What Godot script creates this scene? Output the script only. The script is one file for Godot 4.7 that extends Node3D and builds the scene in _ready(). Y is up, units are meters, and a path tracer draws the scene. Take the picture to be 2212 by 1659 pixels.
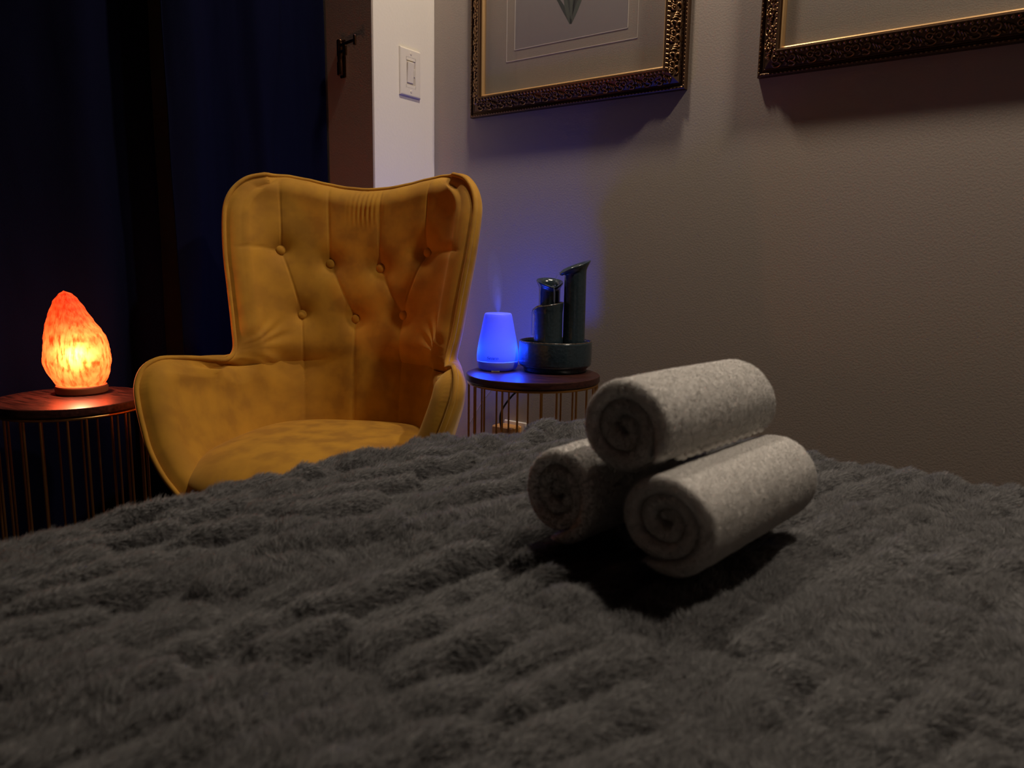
extends Node3D
# A dim treatment room: fur-covered massage table with rolled towels, mustard wing chair, two wire side tables.

const CEIL := 2.42
const WALL_Z := -1.65       # face of the wall with the pictures
const STUB_X := -1.504      # face of the short wall with the light switch
const STUB_END := -1.417
const BED_TOP := 0.528      # backing of the blanket; the pile stands above it
var rng := RandomNumberGenerator.new()
var used := {}
var M := {}
var nz := FastNoiseLite.new()

# ---------------------------------------------------------------- geometry
class Geo extends RefCounted:
	var v := PackedVector3Array()
	var i := PackedInt32Array()
	var uv := PackedVector2Array()
	func pt(p: Vector3, t := Vector2.ZERO) -> int:
		v.append(p); uv.append(t)
		return v.size() - 1
	func tri(a: int, b: int, c: int) -> void:
		i.append(a); i.append(b); i.append(c)
	func quad(a: int, b: int, c: int, d: int) -> void:
		tri(a, b, c); tri(a, c, d)
	func add(g: Geo, t := Transform3D()) -> Geo:
		var o := v.size()
		for k in g.v.size():
			v.append(t * g.v[k]); uv.append(g.uv[k])
		var mirrored := t.basis.determinant() < 0.0
		for k in range(0, g.i.size(), 3):
			if mirrored:
				tri(g.i[k] + o, g.i[k + 2] + o, g.i[k + 1] + o)
			else:
				tri(g.i[k] + o, g.i[k + 1] + o, g.i[k + 2] + o)
		return self
	func outward() -> Geo:      # turn the faces out: clockwise seen from outside
		var vol := 0.0
		for k in range(0, i.size(), 3):
			vol += v[i[k]].dot(v[i[k + 1]].cross(v[i[k + 2]]))
		if vol > 0.0:
			flip()
		return self
	func flip() -> Geo:
		for k in range(0, i.size(), 3):
			var s := i[k + 1]
			i[k + 1] = i[k + 2]
			i[k + 2] = s
		return self

func smooth_mesh(g: Geo) -> ArrayMesh:      # one normal per vertex
	var n := PackedVector3Array()
	n.resize(g.v.size())
	for k in range(0, g.i.size(), 3):
		var a := g.v[g.i[k]]
		var f := (g.v[g.i[k + 2]] - a).cross(g.v[g.i[k + 1]] - a)
		n[g.i[k]] += f
		n[g.i[k + 1]] += f
		n[g.i[k + 2]] += f
	for k in n.size():
		n[k] = n[k].normalized()
	return arrays(g.v, n, g.uv, g.i)

func arrays(v: PackedVector3Array, n: PackedVector3Array, uv: PackedVector2Array, i: PackedInt32Array) -> ArrayMesh:
	var a := []
	a.resize(Mesh.ARRAY_MAX)
	a[Mesh.ARRAY_VERTEX] = v
	a[Mesh.ARRAY_NORMAL] = n
	a[Mesh.ARRAY_TEX_UV] = uv
	a[Mesh.ARRAY_INDEX] = i
	var m := ArrayMesh.new()
	m.add_surface_from_arrays(Mesh.PRIMITIVE_TRIANGLES, a)
	return m

func crisp_mesh(g: Geo, degrees := 38.0) -> ArrayMesh:      # smooth below that angle, hard edges above
	var near := {}
	var face := PackedVector3Array()
	for k in range(0, g.i.size(), 3):
		var a := g.v[g.i[k]]
		var f := (g.v[g.i[k + 2]] - a).cross(g.v[g.i[k + 1]] - a)
		face.append(f)
		for c in 3:
			var key := (g.v[g.i[k + c]] * 20000.0).round()
			if not near.has(key):
				near[key] = []
			near[key].append(face.size() - 1)
	var lim := cos(deg_to_rad(degrees))
	var v := PackedVector3Array()
	var n := PackedVector3Array()
	var uv := PackedVector2Array()
	var idx := PackedInt32Array()
	for k in range(0, g.i.size(), 3):
		var own := face[k / 3].normalized()
		for c in 3:
			var p := g.v[g.i[k + c]]
			var s := Vector3.ZERO
			for f in near[(p * 20000.0).round()]:
				if face[f].normalized().dot(own) > lim:
					s += face[f]
			v.append(p)
			n.append(s.normalized() if s.length_squared() > 0.0 else own)
			uv.append(g.uv[g.i[k + c]])
			idx.append(v.size() - 1)
	return arrays(v, n, uv, idx)

func lathe(prof: Array, seg := 40) -> Geo:      # prof: Vector2(radius, height) from bottom to top
	var g := Geo.new()
	for a in prof.size():
		for s in seg:
			var t := TAU * s / seg
			g.pt(Vector3(prof[a].x * cos(t), prof[a].y, prof[a].x * sin(t)), Vector2(float(s) / seg, prof[a].y))
	for a in prof.size() - 1:
		for s in seg:
			var q := (s + 1) % seg
			g.quad(a * seg + s, a * seg + q, (a + 1) * seg + q, (a + 1) * seg + s)
	return g.outward()

func tube(path: Array, r: float, seg := 8, closed := false, r_end := -1.0) -> Geo:
	var g := Geo.new()
	var n := path.size()
	var up := Vector3.UP
	var first: Vector3 = (path[1] - path[0]).normalized()
	if absf(first.dot(up)) > 0.9:
		up = Vector3.RIGHT
	for k in n:
		var p: Vector3 = path[k]
		var b: Vector3 = path[(k + 1) % n] if closed or k < n - 1 else path[k]
		var a: Vector3 = path[(k - 1 + n) % n] if closed or k > 0 else path[k]
		var d := (b - a).normalized()
		var side := d.cross(up).normalized()
		up = side.cross(d).normalized()
		var rr := r if r_end < 0.0 else lerpf(r, r_end, float(k) / (n - 1))
		for s in seg:
			var t := TAU * s / seg
			g.pt(p + (side * cos(t) + up * sin(t)) * rr, Vector2(float(s) / seg, float(k)))
	for k in (n if closed else n - 1):
		for s in seg:
			var q := (s + 1) % seg
			var e := (k + 1) % n
			g.quad(k * seg + s, k * seg + q, e * seg + q, e * seg + s)
	if not closed:
		for e in [0, n - 1]:
			var c := g.pt(path[e])
			for s in seg:
				var q := (s + 1) % seg
				if e == 0:
					g.tri(c, q, s)
				else:
					g.tri(c, e * seg + s, e * seg + q)
	return g.outward()

func block(size: Vector3, bev := 0.003, at := Vector3.ZERO) -> Geo:      # box with chamfered edges
	var g := Geo.new()
	var h := size / 2.0
	var b := minf(bev, minf(h.x, minf(h.y, h.z)) * 0.9)
	var id := {}
	for sx in [-1, 1]:
		for sy in [-1, 1]:
			for sz in [-1, 1]:
				var s := Vector3(sx, sy, sz)
				for ax in 3:
					var p := s * (h - Vector3(b, b, b))
					p[ax] = s[ax] * h[ax]
					id[[sx, sy, sz, ax]] = g.pt(p + at, Vector2(p.x + p.z, p.y))
	for ax in 3:
		var o := (ax + 1) % 3
		var u := (ax + 2) % 3
		for s in [-1, 1]:
			var c := []
			for q in [[-1, -1], [1, -1], [1, 1], [-1, 1]]:
				var k := [0, 0, 0, ax]
				k[ax] = s; k[o] = q[0]; k[u] = q[1]
				c.append(id[k])
			if s > 0:
				g.quad(c[0], c[3], c[2], c[1])
			else:
				g.quad(c[0], c[1], c[2], c[3])
		for p in [-1, 1]:
			for q in [-1, 1]:
				var c := []
				for e in [[-1, o], [1, o], [1, u], [-1, u]]:
					var k := [0, 0, 0, e[1]]
					k[ax] = e[0]; k[o] = p; k[u] = q
					c.append(id[k])
				if p * q > 0:
					g.quad(c[0], c[1], c[2], c[3])
				else:
					g.quad(c[0], c[3], c[2], c[1])
	for sx in [-1, 1]:
		for sy in [-1, 1]:
			for sz in [-1, 1]:
				var a: int = id[[sx, sy, sz, 0]]
				var c: int = id[[sx, sy, sz, 1]]
				var d: int = id[[sx, sy, sz, 2]]
				if sx * sy * sz > 0:
					g.tri(a, d, c)
				else:
					g.tri(a, c, d)
	return g

func ball(r: Vector3, seg := 14, rings := 8) -> Geo:
	var prof := []
	for k in rings + 1:
		var t := PI * k / rings - PI / 2.0
		prof.append(Vector2(maxf(cos(t), 0.0005), sin(t)))
	var g := lathe(prof, seg)
	for k in g.v.size():
		g.v[k] *= r
	return g

func spline(pts: Array, per := 6) -> Array:      # Catmull-Rom through the points
	var out := []
	for k in pts.size() - 1:
		var p0: Vector3 = pts[maxi(k - 1, 0)]
		var p1: Vector3 = pts[k]
		var p2: Vector3 = pts[k + 1]
		var p3: Vector3 = pts[mini(k + 2, pts.size() - 1)]
		for s in per:
			out.append(p1.cubic_interpolate(p2, p0, p3, float(s) / per))
	out.append(pts[-1])
	return out

# ---------------------------------------------------------------- nodes
func numbered(called: String) -> String:
	used[called] = used.get(called, -1) + 1
	return called if used[called] == 0 else "%s_%03d" % [called, used[called]]

func thing(called: String, label: String, category: String, at := Vector3.ZERO, turn := 0.0, group := "") -> Node3D:
	var o := Node3D.new()
	o.name = numbered(called)
	add_child(o)
	o.position = at
	o.rotation.y = turn
	o.set_meta("label", label)
	o.set_meta("category", category)
	if group:
		o.set_meta("group", group)
	return o

func part(called: String, mesh: Mesh, m: Material, parent: Node3D, t := Transform3D()) -> MeshInstance3D:
	var o := MeshInstance3D.new()
	o.name = called
	o.mesh = mesh
	o.material_override = m
	o.transform = t
	o.cast_shadow = GeometryInstance3D.SHADOW_CASTING_SETTING_ON
	parent.add_child(o, true)
	return o

func structure(called: String, mesh: Mesh, m: Material, t := Transform3D()) -> MeshInstance3D:
	var o := part(called, mesh, m, self, t)
	o.set_meta("kind", "structure")
	return o

func stuff(called: String, mm: MultiMesh, m: Material, parent: Node3D) -> MultiMeshInstance3D:
	var o := MultiMeshInstance3D.new()
	o.name = called
	o.multimesh = mm
	o.material_override = m
	o.set_meta("kind", "stuff")
	parent.add_child(o, true)
	return o

# ---------------------------------------------------------------- materials
func noise_tex(freq: float, size: int, ramp: Gradient = null, kind := FastNoiseLite.TYPE_SIMPLEX_SMOOTH, octaves := 4, sd := 1) -> NoiseTexture2D:
	var n := FastNoiseLite.new()
	n.seed = sd
	n.noise_type = kind
	n.frequency = freq
	n.fractal_octaves = octaves
	var t := NoiseTexture2D.new()
	t.width = size
	t.height = size
	t.seamless = true
	t.noise = n
	if ramp:
		t.color_ramp = ramp
	return t

func ramp(offsets: Array, colors: Array) -> Gradient:
	var g := Gradient.new()
	g.offsets = PackedFloat32Array(offsets)
	g.colors = PackedColorArray(colors)
	return g

func mat(c: Color, rough := 0.8, metal := 0.0) -> StandardMaterial3D:
	var m := StandardMaterial3D.new()
	m.albedo_color = c
	m.roughness = rough
	m.metallic = metal
	return m

func tri_planar(m: StandardMaterial3D, scale: Vector3, world := false) -> StandardMaterial3D:
	m.uv1_triplanar = true
	m.uv1_world_triplanar = world
	m.uv1_scale = scale
	return m

func bump(m: StandardMaterial3D, t: Texture2D, cm: float) -> StandardMaterial3D:
	m.heightmap_enabled = true
	m.heightmap_texture = t
	m.heightmap_scale = cm
	return m

func rgb(r: float, g: float, b: float) -> Color:
	return Color(r / 255.0, g / 255.0, b / 255.0)

func make_materials() -> void:
	var peel := noise_tex(0.035, 1024, null, FastNoiseLite.TYPE_SIMPLEX_SMOOTH, 4, 3)
	M.wall = bump(tri_planar(mat(rgb(168, 156, 145), 0.62), Vector3.ONE * 4.6, true), peel, 0.017)
	M.cream = bump(tri_planar(mat(rgb(238, 231, 217), 0.6), Vector3.ONE * 2.6, true), peel, 0.014)
	M.ceiling = mat(rgb(205, 198, 188), 0.9)
	M.floor = tri_planar(mat(rgb(70, 52, 42), 0.5), Vector3(1.2, 9, 9))
	M.floor.albedo_texture = noise_tex(0.02, 512, ramp([0.2, 0.8], [Color(0.7, 0.7, 0.7), Color(1, 1, 1)]), FastNoiseLite.TYPE_SIMPLEX_SMOOTH, 4, 5)
	M.white = mat(rgb(232, 224, 210), 0.35)
	M.grey_white = mat(rgb(196, 186, 172), 0.4)
	M.velvet = mat(rgb(192, 138, 28), 0.85)
	tri_planar(M.velvet, Vector3.ONE * 2.2)
	M.velvet.albedo_texture = noise_tex(0.012, 512, ramp([0.25, 0.5, 0.8], [rgb(214, 206, 190), rgb(238, 236, 230), Color.WHITE]), FastNoiseLite.TYPE_SIMPLEX_SMOOTH, 4, 8)
	M.velvet.rim_enabled = true
	M.velvet.rim = 1.0
	M.velvet.rim_tint = 0.6
	M.wood = mat(rgb(74, 40, 34), 0.36)
	tri_planar(M.wood, Vector3(1.5, 14, 14))
	M.wood.albedo_texture = noise_tex(0.015, 512, ramp([0.2, 0.5, 0.8], [rgb(120, 110, 105), rgb(200, 190, 186), Color.WHITE]), FastNoiseLite.TYPE_SIMPLEX_SMOOTH, 5, 11)
	M.brass = mat(rgb(206, 156, 88), 0.36, 1.0)
	M.base_wood = mat(rgb(120, 66, 34), 0.55)
	M.navy = tri_planar(mat(rgb(12, 14, 36), 0.95), Vector3.ONE * 6.0)
	M.navy.metallic_specular = 0.12
	bump(M.navy, noise_tex(0.2, 512, null, FastNoiseLite.TYPE_SIMPLEX, 2, 21), 0.04)
	M.bronze = mat(rgb(130, 94, 68), 0.15, 1.0)
	M.frame = mat(rgb(98, 74, 55), 0.40, 0.85)
	M.carving = mat(rgb(158, 124, 88), 0.28, 0.95)
	M.frame_gold = mat(rgb(196, 160, 112), 0.42, 0.85)
	M.mat_board = bump(tri_planar(mat(rgb(186, 174, 158), 0.9), Vector3.ONE * 8.0), noise_tex(0.1, 256, null, FastNoiseLite.TYPE_SIMPLEX, 3, 31), 0.02)
	M.bevel = mat(rgb(244, 238, 226), 0.8)
	M.print = mat(rgb(168, 160, 158), 0.9)
	M.leaf = mat(rgb(52, 62, 58), 0.9)
	M.leaf_pale = mat(rgb(88, 98, 86), 0.9)
	var glass := mat(Color(1, 1, 1, 0.03), 0.03)
	glass.transparency = BaseMaterial3D.TRANSPARENCY_ALPHA
	M.glass = glass
	var slate := mat(rgb(46, 62, 70), 0.2)
	slate.clearcoat_enabled = true
	slate.clearcoat = 0.5
	slate.clearcoat_roughness = 0.1
	M.slate = bump(tri_planar(slate, Vector3.ONE * 7.0), noise_tex(0.02, 512, null, FastNoiseLite.TYPE_SIMPLEX_SMOOTH, 3, 41), 0.05)
	M.slate.albedo_texture = noise_tex(0.03, 512, ramp([0.25, 0.75], [rgb(222, 222, 222), Color.WHITE]), FastNoiseLite.TYPE_SIMPLEX_SMOOTH, 4, 42)
	M.rim_glaze = tri_planar(mat(rgb(104, 96, 84), 0.25), Vector3.ONE * 20.0)
	M.rim_glaze.albedo_texture = noise_tex(0.03, 256, ramp([0.3, 0.7], [rgb(120, 100, 90), Color.WHITE]), FastNoiseLite.TYPE_SIMPLEX_SMOOTH, 4, 43)
	var water := mat(Color(0.93, 0.97, 1.0, 0.06), 0.02)
	water.transparency = BaseMaterial3D.TRANSPARENCY_ALPHA
	water.refraction_enabled = true
	water.refraction_scale = 0.033
	M.water = water
	# Himalayan salt: translucent, orange to rose, with darker mineral veins
	var salt := mat(rgb(255, 164, 114), 0.55)
	tri_planar(salt, Vector3(13.0, 3.6, 13.0))
	salt.albedo_texture = noise_tex(0.016, 512, ramp([0.0, 0.26, 0.38, 0.62, 1.0], [rgb(150, 80, 52), rgb(186, 112, 82), rgb(232, 176, 150), rgb(250, 216, 198), rgb(255, 234, 220)]), FastNoiseLite.TYPE_SIMPLEX_SMOOTH, 6, 51)
	bump(salt, noise_tex(0.03, 512, null, FastNoiseLite.TYPE_SIMPLEX_SMOOTH, 4, 52), 0.5)
	salt.backlight_enabled = true
	salt.backlight = Color(1, 1, 1)
	salt.emission_enabled = true
	salt.emission = rgb(255, 70, 24)
	salt.emission_energy_multiplier = 0.06
	M.salt = salt
	var frost := mat(rgb(132, 144, 214), 0.45)
	frost.backlight_enabled = true
	frost.backlight = Color(0.075, 0.075, 0.075).linear_to_srgb()
	frost.emission_enabled = true
	frost.emission = rgb(20, 40, 255)
	frost.emission_energy_multiplier = 0.06
	M.frost = frost
	M.ink = mat(rgb(10, 16, 70), 0.6)
	M.black = mat(rgb(14, 14, 15), 0.45)
	M.tan = mat(rgb(206, 150, 84), 0.5)
	M.terry = mat(rgb(248, 245, 240), 0.95)
	M.terry.rim_enabled = true
	M.terry.rim = 0.4
	M.terry.backlight_enabled = true
	M.terry.backlight = Color(0.3, 0.3, 0.3).linear_to_srgb()
	M.fur = mat(rgb(84, 83, 84), 0.85)
	M.fur.rim_enabled = true
	M.fur.rim = 0.35
	M.fur.backlight_enabled = true
	M.fur.backlight = Color(0.45, 0.45, 0.45).linear_to_srgb()
	M.backing = mat(rgb(80, 79, 80), 0.95)
	M.vinyl = mat(rgb(60, 52, 46), 0.5)
	M.leg_wood = mat(rgb(150, 104, 60), 0.5)
	M.lens = mat(rgb(255, 240, 220), 0.5)
	M.lens.emission_enabled = true
	M.lens.emission = rgb(255, 222, 180)
	M.lens.emission_energy_multiplier = 2.0

# ---------------------------------------------------------------- _ready
func _ready() -> void:
	rng.seed = 7
	nz.seed = 4
	nz.frequency = 1.0
	nz.fractal_octaves = 3
	# camera: a phone held low over the blanket
	var cam := Camera3D.new()
	cam.name = "camera"
	cam.rotation_order = EULER_ORDER_YXZ
	cam.position = Vector3(0, 0.78, 0)
	cam.rotation_degrees = Vector3(-8.9, 36.3, 0.9)
	var attr := CameraAttributesPhysical.new()
	attr.frustum_focal_length = 24.0 * 1600.0 / 1659.0
	attr.frustum_focus_distance = 1.6
	attr.frustum_near = 0.02
	attr.frustum_far = 50.0
	attr.exposure_aperture = 6.5
	cam.attributes = attr
	cam.near = 0.02
	add_child(cam)
	cam.current = true
	# environment
	var e := Environment.new()
	e.background_mode = Environment.BG_COLOR
	e.background_color = Color.BLACK
	e.tonemap_mode = Environment.TONE_MAPPER_LINEAR
	e.tonemap_exposure = 1.0
	e.sdfgi_enabled = true
	e.ssao_enabled = true
	e.ssil_enabled = true
	e.volumetric_fog_enabled = true
	e.volumetric_fog_density = 0.0
	var we := WorldEnvironment.new()
	we.name = "environment"
	we.environment = e
	add_child(we)
	make_materials()
	# recessed ceiling spots along the picture wall, all above the frame of the photograph
	downlight(Vector3(-0.92, CEIL, -1.385), 1.2, "recessed ceiling spot above the corner by the yellow chair")
	downlight(Vector3(0.22, CEIL, -1.37), 1.8, "recessed ceiling spot close to the wall, above the right picture")
	room()
	curtains()
	massage_table()
	armchair()
	picture(Vector3(-1.046, 1.185, WALL_Z), true, "bronze framed botanical print of green leaves in a double-lined mat")
	picture(Vector3(-0.256, 1.187, WALL_Z), false, "bronze framed picture with wide blank beige mat, right of the botanical print")
	var big := side_table(Vector3(-0.989, 0, -1.429), 0.158, 0.535, "round dark wood side table with gold wire cage holding the fountain")
	var low := side_table(Vector3(-1.55, 0, -0.643), 0.136, 0.515, "round dark wood side table with gold wire cage under the salt lamp")
	salt_lamp(Vector3(-1.586, 0.515, -0.680))
	diffuser(Vector3(-1.0887, 0.535, -1.4213))
	fountain(Vector3(-0.976, 0.535, -1.504))
	towels()
	wall_hook()
	light_switch()
	outlet()

# ---------------------------------------------------------------- lights
func downlight(at: Vector3, energy: float, label: String) -> void:
	var o := thing("ceiling_downlight", label, "ceiling light", at, 0.0, "recessed ceiling spots")
	part("trim_ring", crisp_mesh(lathe([Vector2(0.045, -0.001), Vector2(0.047, -0.006), Vector2(0.062, -0.006), Vector2(0.066, -0.002), Vector2(0.066, 0.0), Vector2(0.045, -0.001)], 32)), M.white, o)
	part("lens", crisp_mesh(lathe([Vector2(0.0005, -0.003), Vector2(0.045, -0.003), Vector2(0.045, -0.001), Vector2(0.0005, -0.001)], 24)), M.lens, o)
	var l := SpotLight3D.new()
	l.name = "lamp"
	l.position = Vector3(0, -0.02, 0)
	l.rotation_degrees = Vector3(-90, 0, 0)
	l.spot_angle = 68.0
	l.spot_angle_attenuation = 0.6
	l.spot_range = 8.0
	l.spot_attenuation = 2.0
	l.light_energy = energy
	l.light_color = rgb(255, 237, 216)
	l.light_size = 0.05
	l.shadow_enabled = true
	o.add_child(l)

# ---------------------------------------------------------------- room
func slab(lo: Vector3, hi: Vector3) -> ArrayMesh:
	return crisp_mesh(block(hi - lo, 0.001, (lo + hi) / 2.0))

func room() -> void:
	structure("floor", slab(Vector3(-2.3, -0.1, -1.85), Vector3(2.3, 0, 2.5)), M.floor)
	structure("ceiling", slab(Vector3(-2.3, CEIL, -1.85), Vector3(2.3, CEIL + 0.1, 2.5)), M.ceiling)
	structure("wall_far", slab(Vector3(STUB_X, 0, WALL_Z - 0.12), Vector3(2.3, CEIL, WALL_Z)), M.wall)
	var stub := structure("wall_corner", slab(Vector3(STUB_X - 0.6, 0, WALL_Z - 0.12), Vector3(STUB_X, CEIL, STUB_END)), M.cream)
	# end of the cream short wall: its shade painted in by a darker board
	structure("wall_end_shade_1", slab(Vector3(STUB_X - 0.5, 0, STUB_END), Vector3(STUB_X - 0.0015, CEIL, STUB_END + 0.004)), M.wall)
	structure("wall_left", slab(Vector3(-2.1, 0, STUB_END), Vector3(-1.98, CEIL, 2.4)), M.wall)
	structure("wall_right", slab(Vector3(2.1, 0, WALL_Z), Vector3(2.22, CEIL, 2.4)), M.wall)
	structure("wall_back", slab(Vector3(-2.1, 0, 2.28), Vector3(2.22, CEIL, 2.4)), M.wall)
	structure("baseboard_far", slab(Vector3(STUB_X, 0, WALL_Z), Vector3(2.1, 0.09, WALL_Z + 0.014)), M.cream)
	structure("baseboard_corner", slab(Vector3(STUB_X, 0, WALL_Z + 0.014), Vector3(STUB_X + 0.014, 0.09, STUB_END)), M.cream)

func curtain(label: String, z0: float, z1: float, x: float, amp: float, waves: float, ph: float) -> void:
	var o := thing("curtain", label, "curtain", Vector3(x, 0, (z0 + z1) / 2.0), 0.0, "navy curtain panels")
	var g := Geo.new()
	var nu := 220
	var nv := 40
	var zc := (z0 + z1) / 2.0
	for b in nv + 1:
		var y := lerpf(0.02, 2.36, float(b) / nv)
		for a in nu + 1:
			var s := float(a) / nu
			var z := lerpf(z0, z1, s)
			var t := TAU * (waves * s + 0.25 * nz.get_noise_2d(s * 1.5, y * 0.35 + ph * 3.0)) + ph
			var d := amp * (cos(t) + 0.25 * cos(2.0 * t + 1.0)) + 0.006 * nz.get_noise_2d(s * 3.0, y * 1.3 + 9.0) + 0.003 * nz.get_noise_2d(z * 14.0, y * 6.0)
			g.pt(Vector3(d, y, z - zc), Vector2(s, y))
	var w := nu + 1
	for b in nv:
		for a in nu:
			g.quad(b * w + a, b * w + a + 1, (b + 1) * w + a + 1, (b + 1) * w + a)
	# the back face and the hems give the cloth its thickness
	var front := g.v.size()
	for k in front:
		g.pt(g.v[k] - Vector3(0.003, 0, 0), g.uv[k])
	for b in nv:
		for a in nu:
			g.quad(front + b * w + a, front + (b + 1) * w + a, front + (b + 1) * w + a + 1, front + b * w + a + 1)
	for b in nv:
		for a in [0, nu]:
			g.quad(b * w + a, (b + 1) * w + a, front + (b + 1) * w + a, front + b * w + a)
	part("panel", smooth_mesh(g), M.navy, o)
	var rod := tube([Vector3(-0.002, 2.345, z0 - zc), Vector3(-0.002, 2.345, z1 - zc)], 0.012, 12)
	part("curtain_rod", crisp_mesh(rod), M.bronze, o)

func curtains() -> void:
	curtain("navy curtain panel beside the light switch corner, behind the yellow chair", -1.405, -0.955, -1.705, 0.024, 2.0, 0.6)
	curtain("navy curtain panel behind the glowing salt lamp, at the far left", -0.99, 0.75, -1.80, 0.03, 5.5, 2.2)

# ---------------------------------------------------------------- massage table, blanket
const BX0 := -0.745
const BX1 := 0.42
const BZ0 := -1.085
const BZ1 := 0.85
const BCORNER := 0.32
const BROLL := 0.045

func bed_height(x: float, z: float) -> float:
	var q := x * 0.974 + z * 0.225
	var along := -z * 0.974 + x * 0.225
	var wob := nz.get_noise_2d(along * 2.2, q * 3.0)
	var ph := q / 0.037 + 0.45 * wob
	var r := pow(absf(cos(PI * ph)), 0.75)
	var cut := nz.get_noise_2d(along * 5.5 + 20.0, floorf(ph + 0.5) * 7.3)
	var mask := lerpf(0.25, 1.0, smoothstep(-0.35, 0.05, cut)) * (0.35 + 0.65 * smoothstep(-0.05, -0.45, x))
	var lump := (0.007 + 0.004 * smoothstep(-0.4, 0.1, x)) * nz.get_noise_2d(x * 4.0 + 5.0, z * 4.0) + (0.0035 + 0.005 * smoothstep(-0.4, 0.1, x)) * nz.get_noise_2d(x * 14.0, z * 14.0 + 3.0)
	return BED_TOP + 0.0200 * r * mask + lump - 0.005

func bed_point(x: float, z: float) -> Vector3:      # flat cloth coordinates to the draped cloth
	var c := Vector2((BX0 + BX1) / 2.0, (BZ0 + BZ1) / 2.0)
	var inset := BCORNER + BROLL
	var h := Vector2(BX1 - BX0, BZ1 - BZ0) / 2.0 - Vector2(inset, inset)
	var p := Vector2(x, z) - c
	var near := p.clamp(-h, h)
	var away := p - near
	var d := away.length() - BCORNER
	if d <= 0.0:
		return Vector3(x, bed_height(x, z), z)
	var dir := away.normalized()
	var core := near + dir * BCORNER + c
	var hh := bed_height(core.x + dir.x * minf(d, BROLL), core.y + dir.y * minf(d, BROLL))
	var ang := minf(d / BROLL, PI / 2.0)
	var rest := maxf(d - BROLL * PI / 2.0, 0.0)
	var flat := core + dir * (BROLL * sin(ang) + (hh - BED_TOP) * sin(ang))
	return Vector3(flat.x, BED_TOP + (hh - BED_TOP) * cos(ang) - BROLL * (1.0 - cos(ang)) - rest, flat.y)

func bed_normal(x: float, z: float) -> Vector3:
	var s := 0.004
	var a := bed_point(x + s, z) - bed_point(x - s, z)
	var b := bed_point(x, z + s) - bed_point(x, z - s)
	return b.cross(a).normalized()

func fur_patch(size: float, count: int, length: float, width: float, lean: Vector2, spread: float, segs := 3) -> ArrayMesh:
	var v := PackedVector3Array()
	var n := PackedVector3Array()
	var uv := PackedVector2Array()
	var idx := PackedInt32Array()
	for k in count:
		var root := Vector3(rng.randf_range(-0.5, 0.5) * size, 0, rng.randf_range(-0.5, 0.5) * size)
		var tilt := Vector3(lean.x + rng.randfn() * spread, 1.0, lean.y + rng.randfn() * spread).normalized()
		var curl := Vector3(lean.x + rng.randfn() * spread, -0.25, lean.y + rng.randfn() * spread)
		var l := length * rng.randf_range(0.6, 1.1)
		var side := tilt.cross(Vector3(rng.randf_range(-1, 1), 0.1, rng.randf_range(-1, 1))).normalized()
		var o := v.size()
		for s in segs + 1:
			var t := float(s) / segs
			var p := root + tilt * l * t + curl * l * 0.55 * t * t
			var w := width * (1.0 - 0.85 * t * t)
			var up := (Vector3.UP * 1.0 + tilt.cross(side) * 0.25 + tilt * 0.15).normalized()
			v.append(p - side * w * 0.5); n.append((up - side * 0.22).normalized()); uv.append(Vector2(0, t))
			v.append(p + side * w * 0.5); n.append((up + side * 0.22).normalized()); uv.append(Vector2(1, t))
		for s in segs:
			var a := o + s * 2
			idx.append_array(PackedInt32Array([a, a + 1, a + 3, a, a + 3, a + 2]))
	return arrays(v, n, uv, idx)

func rounded_slab(w: float, l: float, r: float, y0: float, y1: float) -> Geo:
	var ring := []
	for q in 4:
		var c := Vector2((w / 2.0 - r) * (1 if q in [0, 3] else -1), (l / 2.0 - r) * (1 if q < 2 else -1))
		for k in 13:
			var t := PI / 2.0 * (q + k / 12.0)
			ring.append([c, Vector2(cos(t), sin(t))])
	var g := Geo.new()
	var n := ring.size()
	for lev in [[y0, 0.02], [y0 + 0.02, 0.0], [y1 - 0.025, 0.0], [y1 - 0.007, 0.007], [y1, 0.025]]:
		for q in ring:
			var p: Vector2 = q[0] + q[1] * (r - lev[1])
			g.pt(Vector3(p.x, lev[0], p.y), p)
	for a in 4:
		for k in n:
			g.quad(a * n + k, a * n + (k + 1) % n, (a + 1) * n + (k + 1) % n, (a + 1) * n + k)
	var lo := g.pt(Vector3(0, y0, 0))
	var hi := g.pt(Vector3(0, y1, 0))
	for k in n:
		g.tri(lo, (k + 1) % n, k)
		g.tri(hi, 4 * n + k, 4 * n + (k + 1) % n)
	return g.outward()

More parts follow.
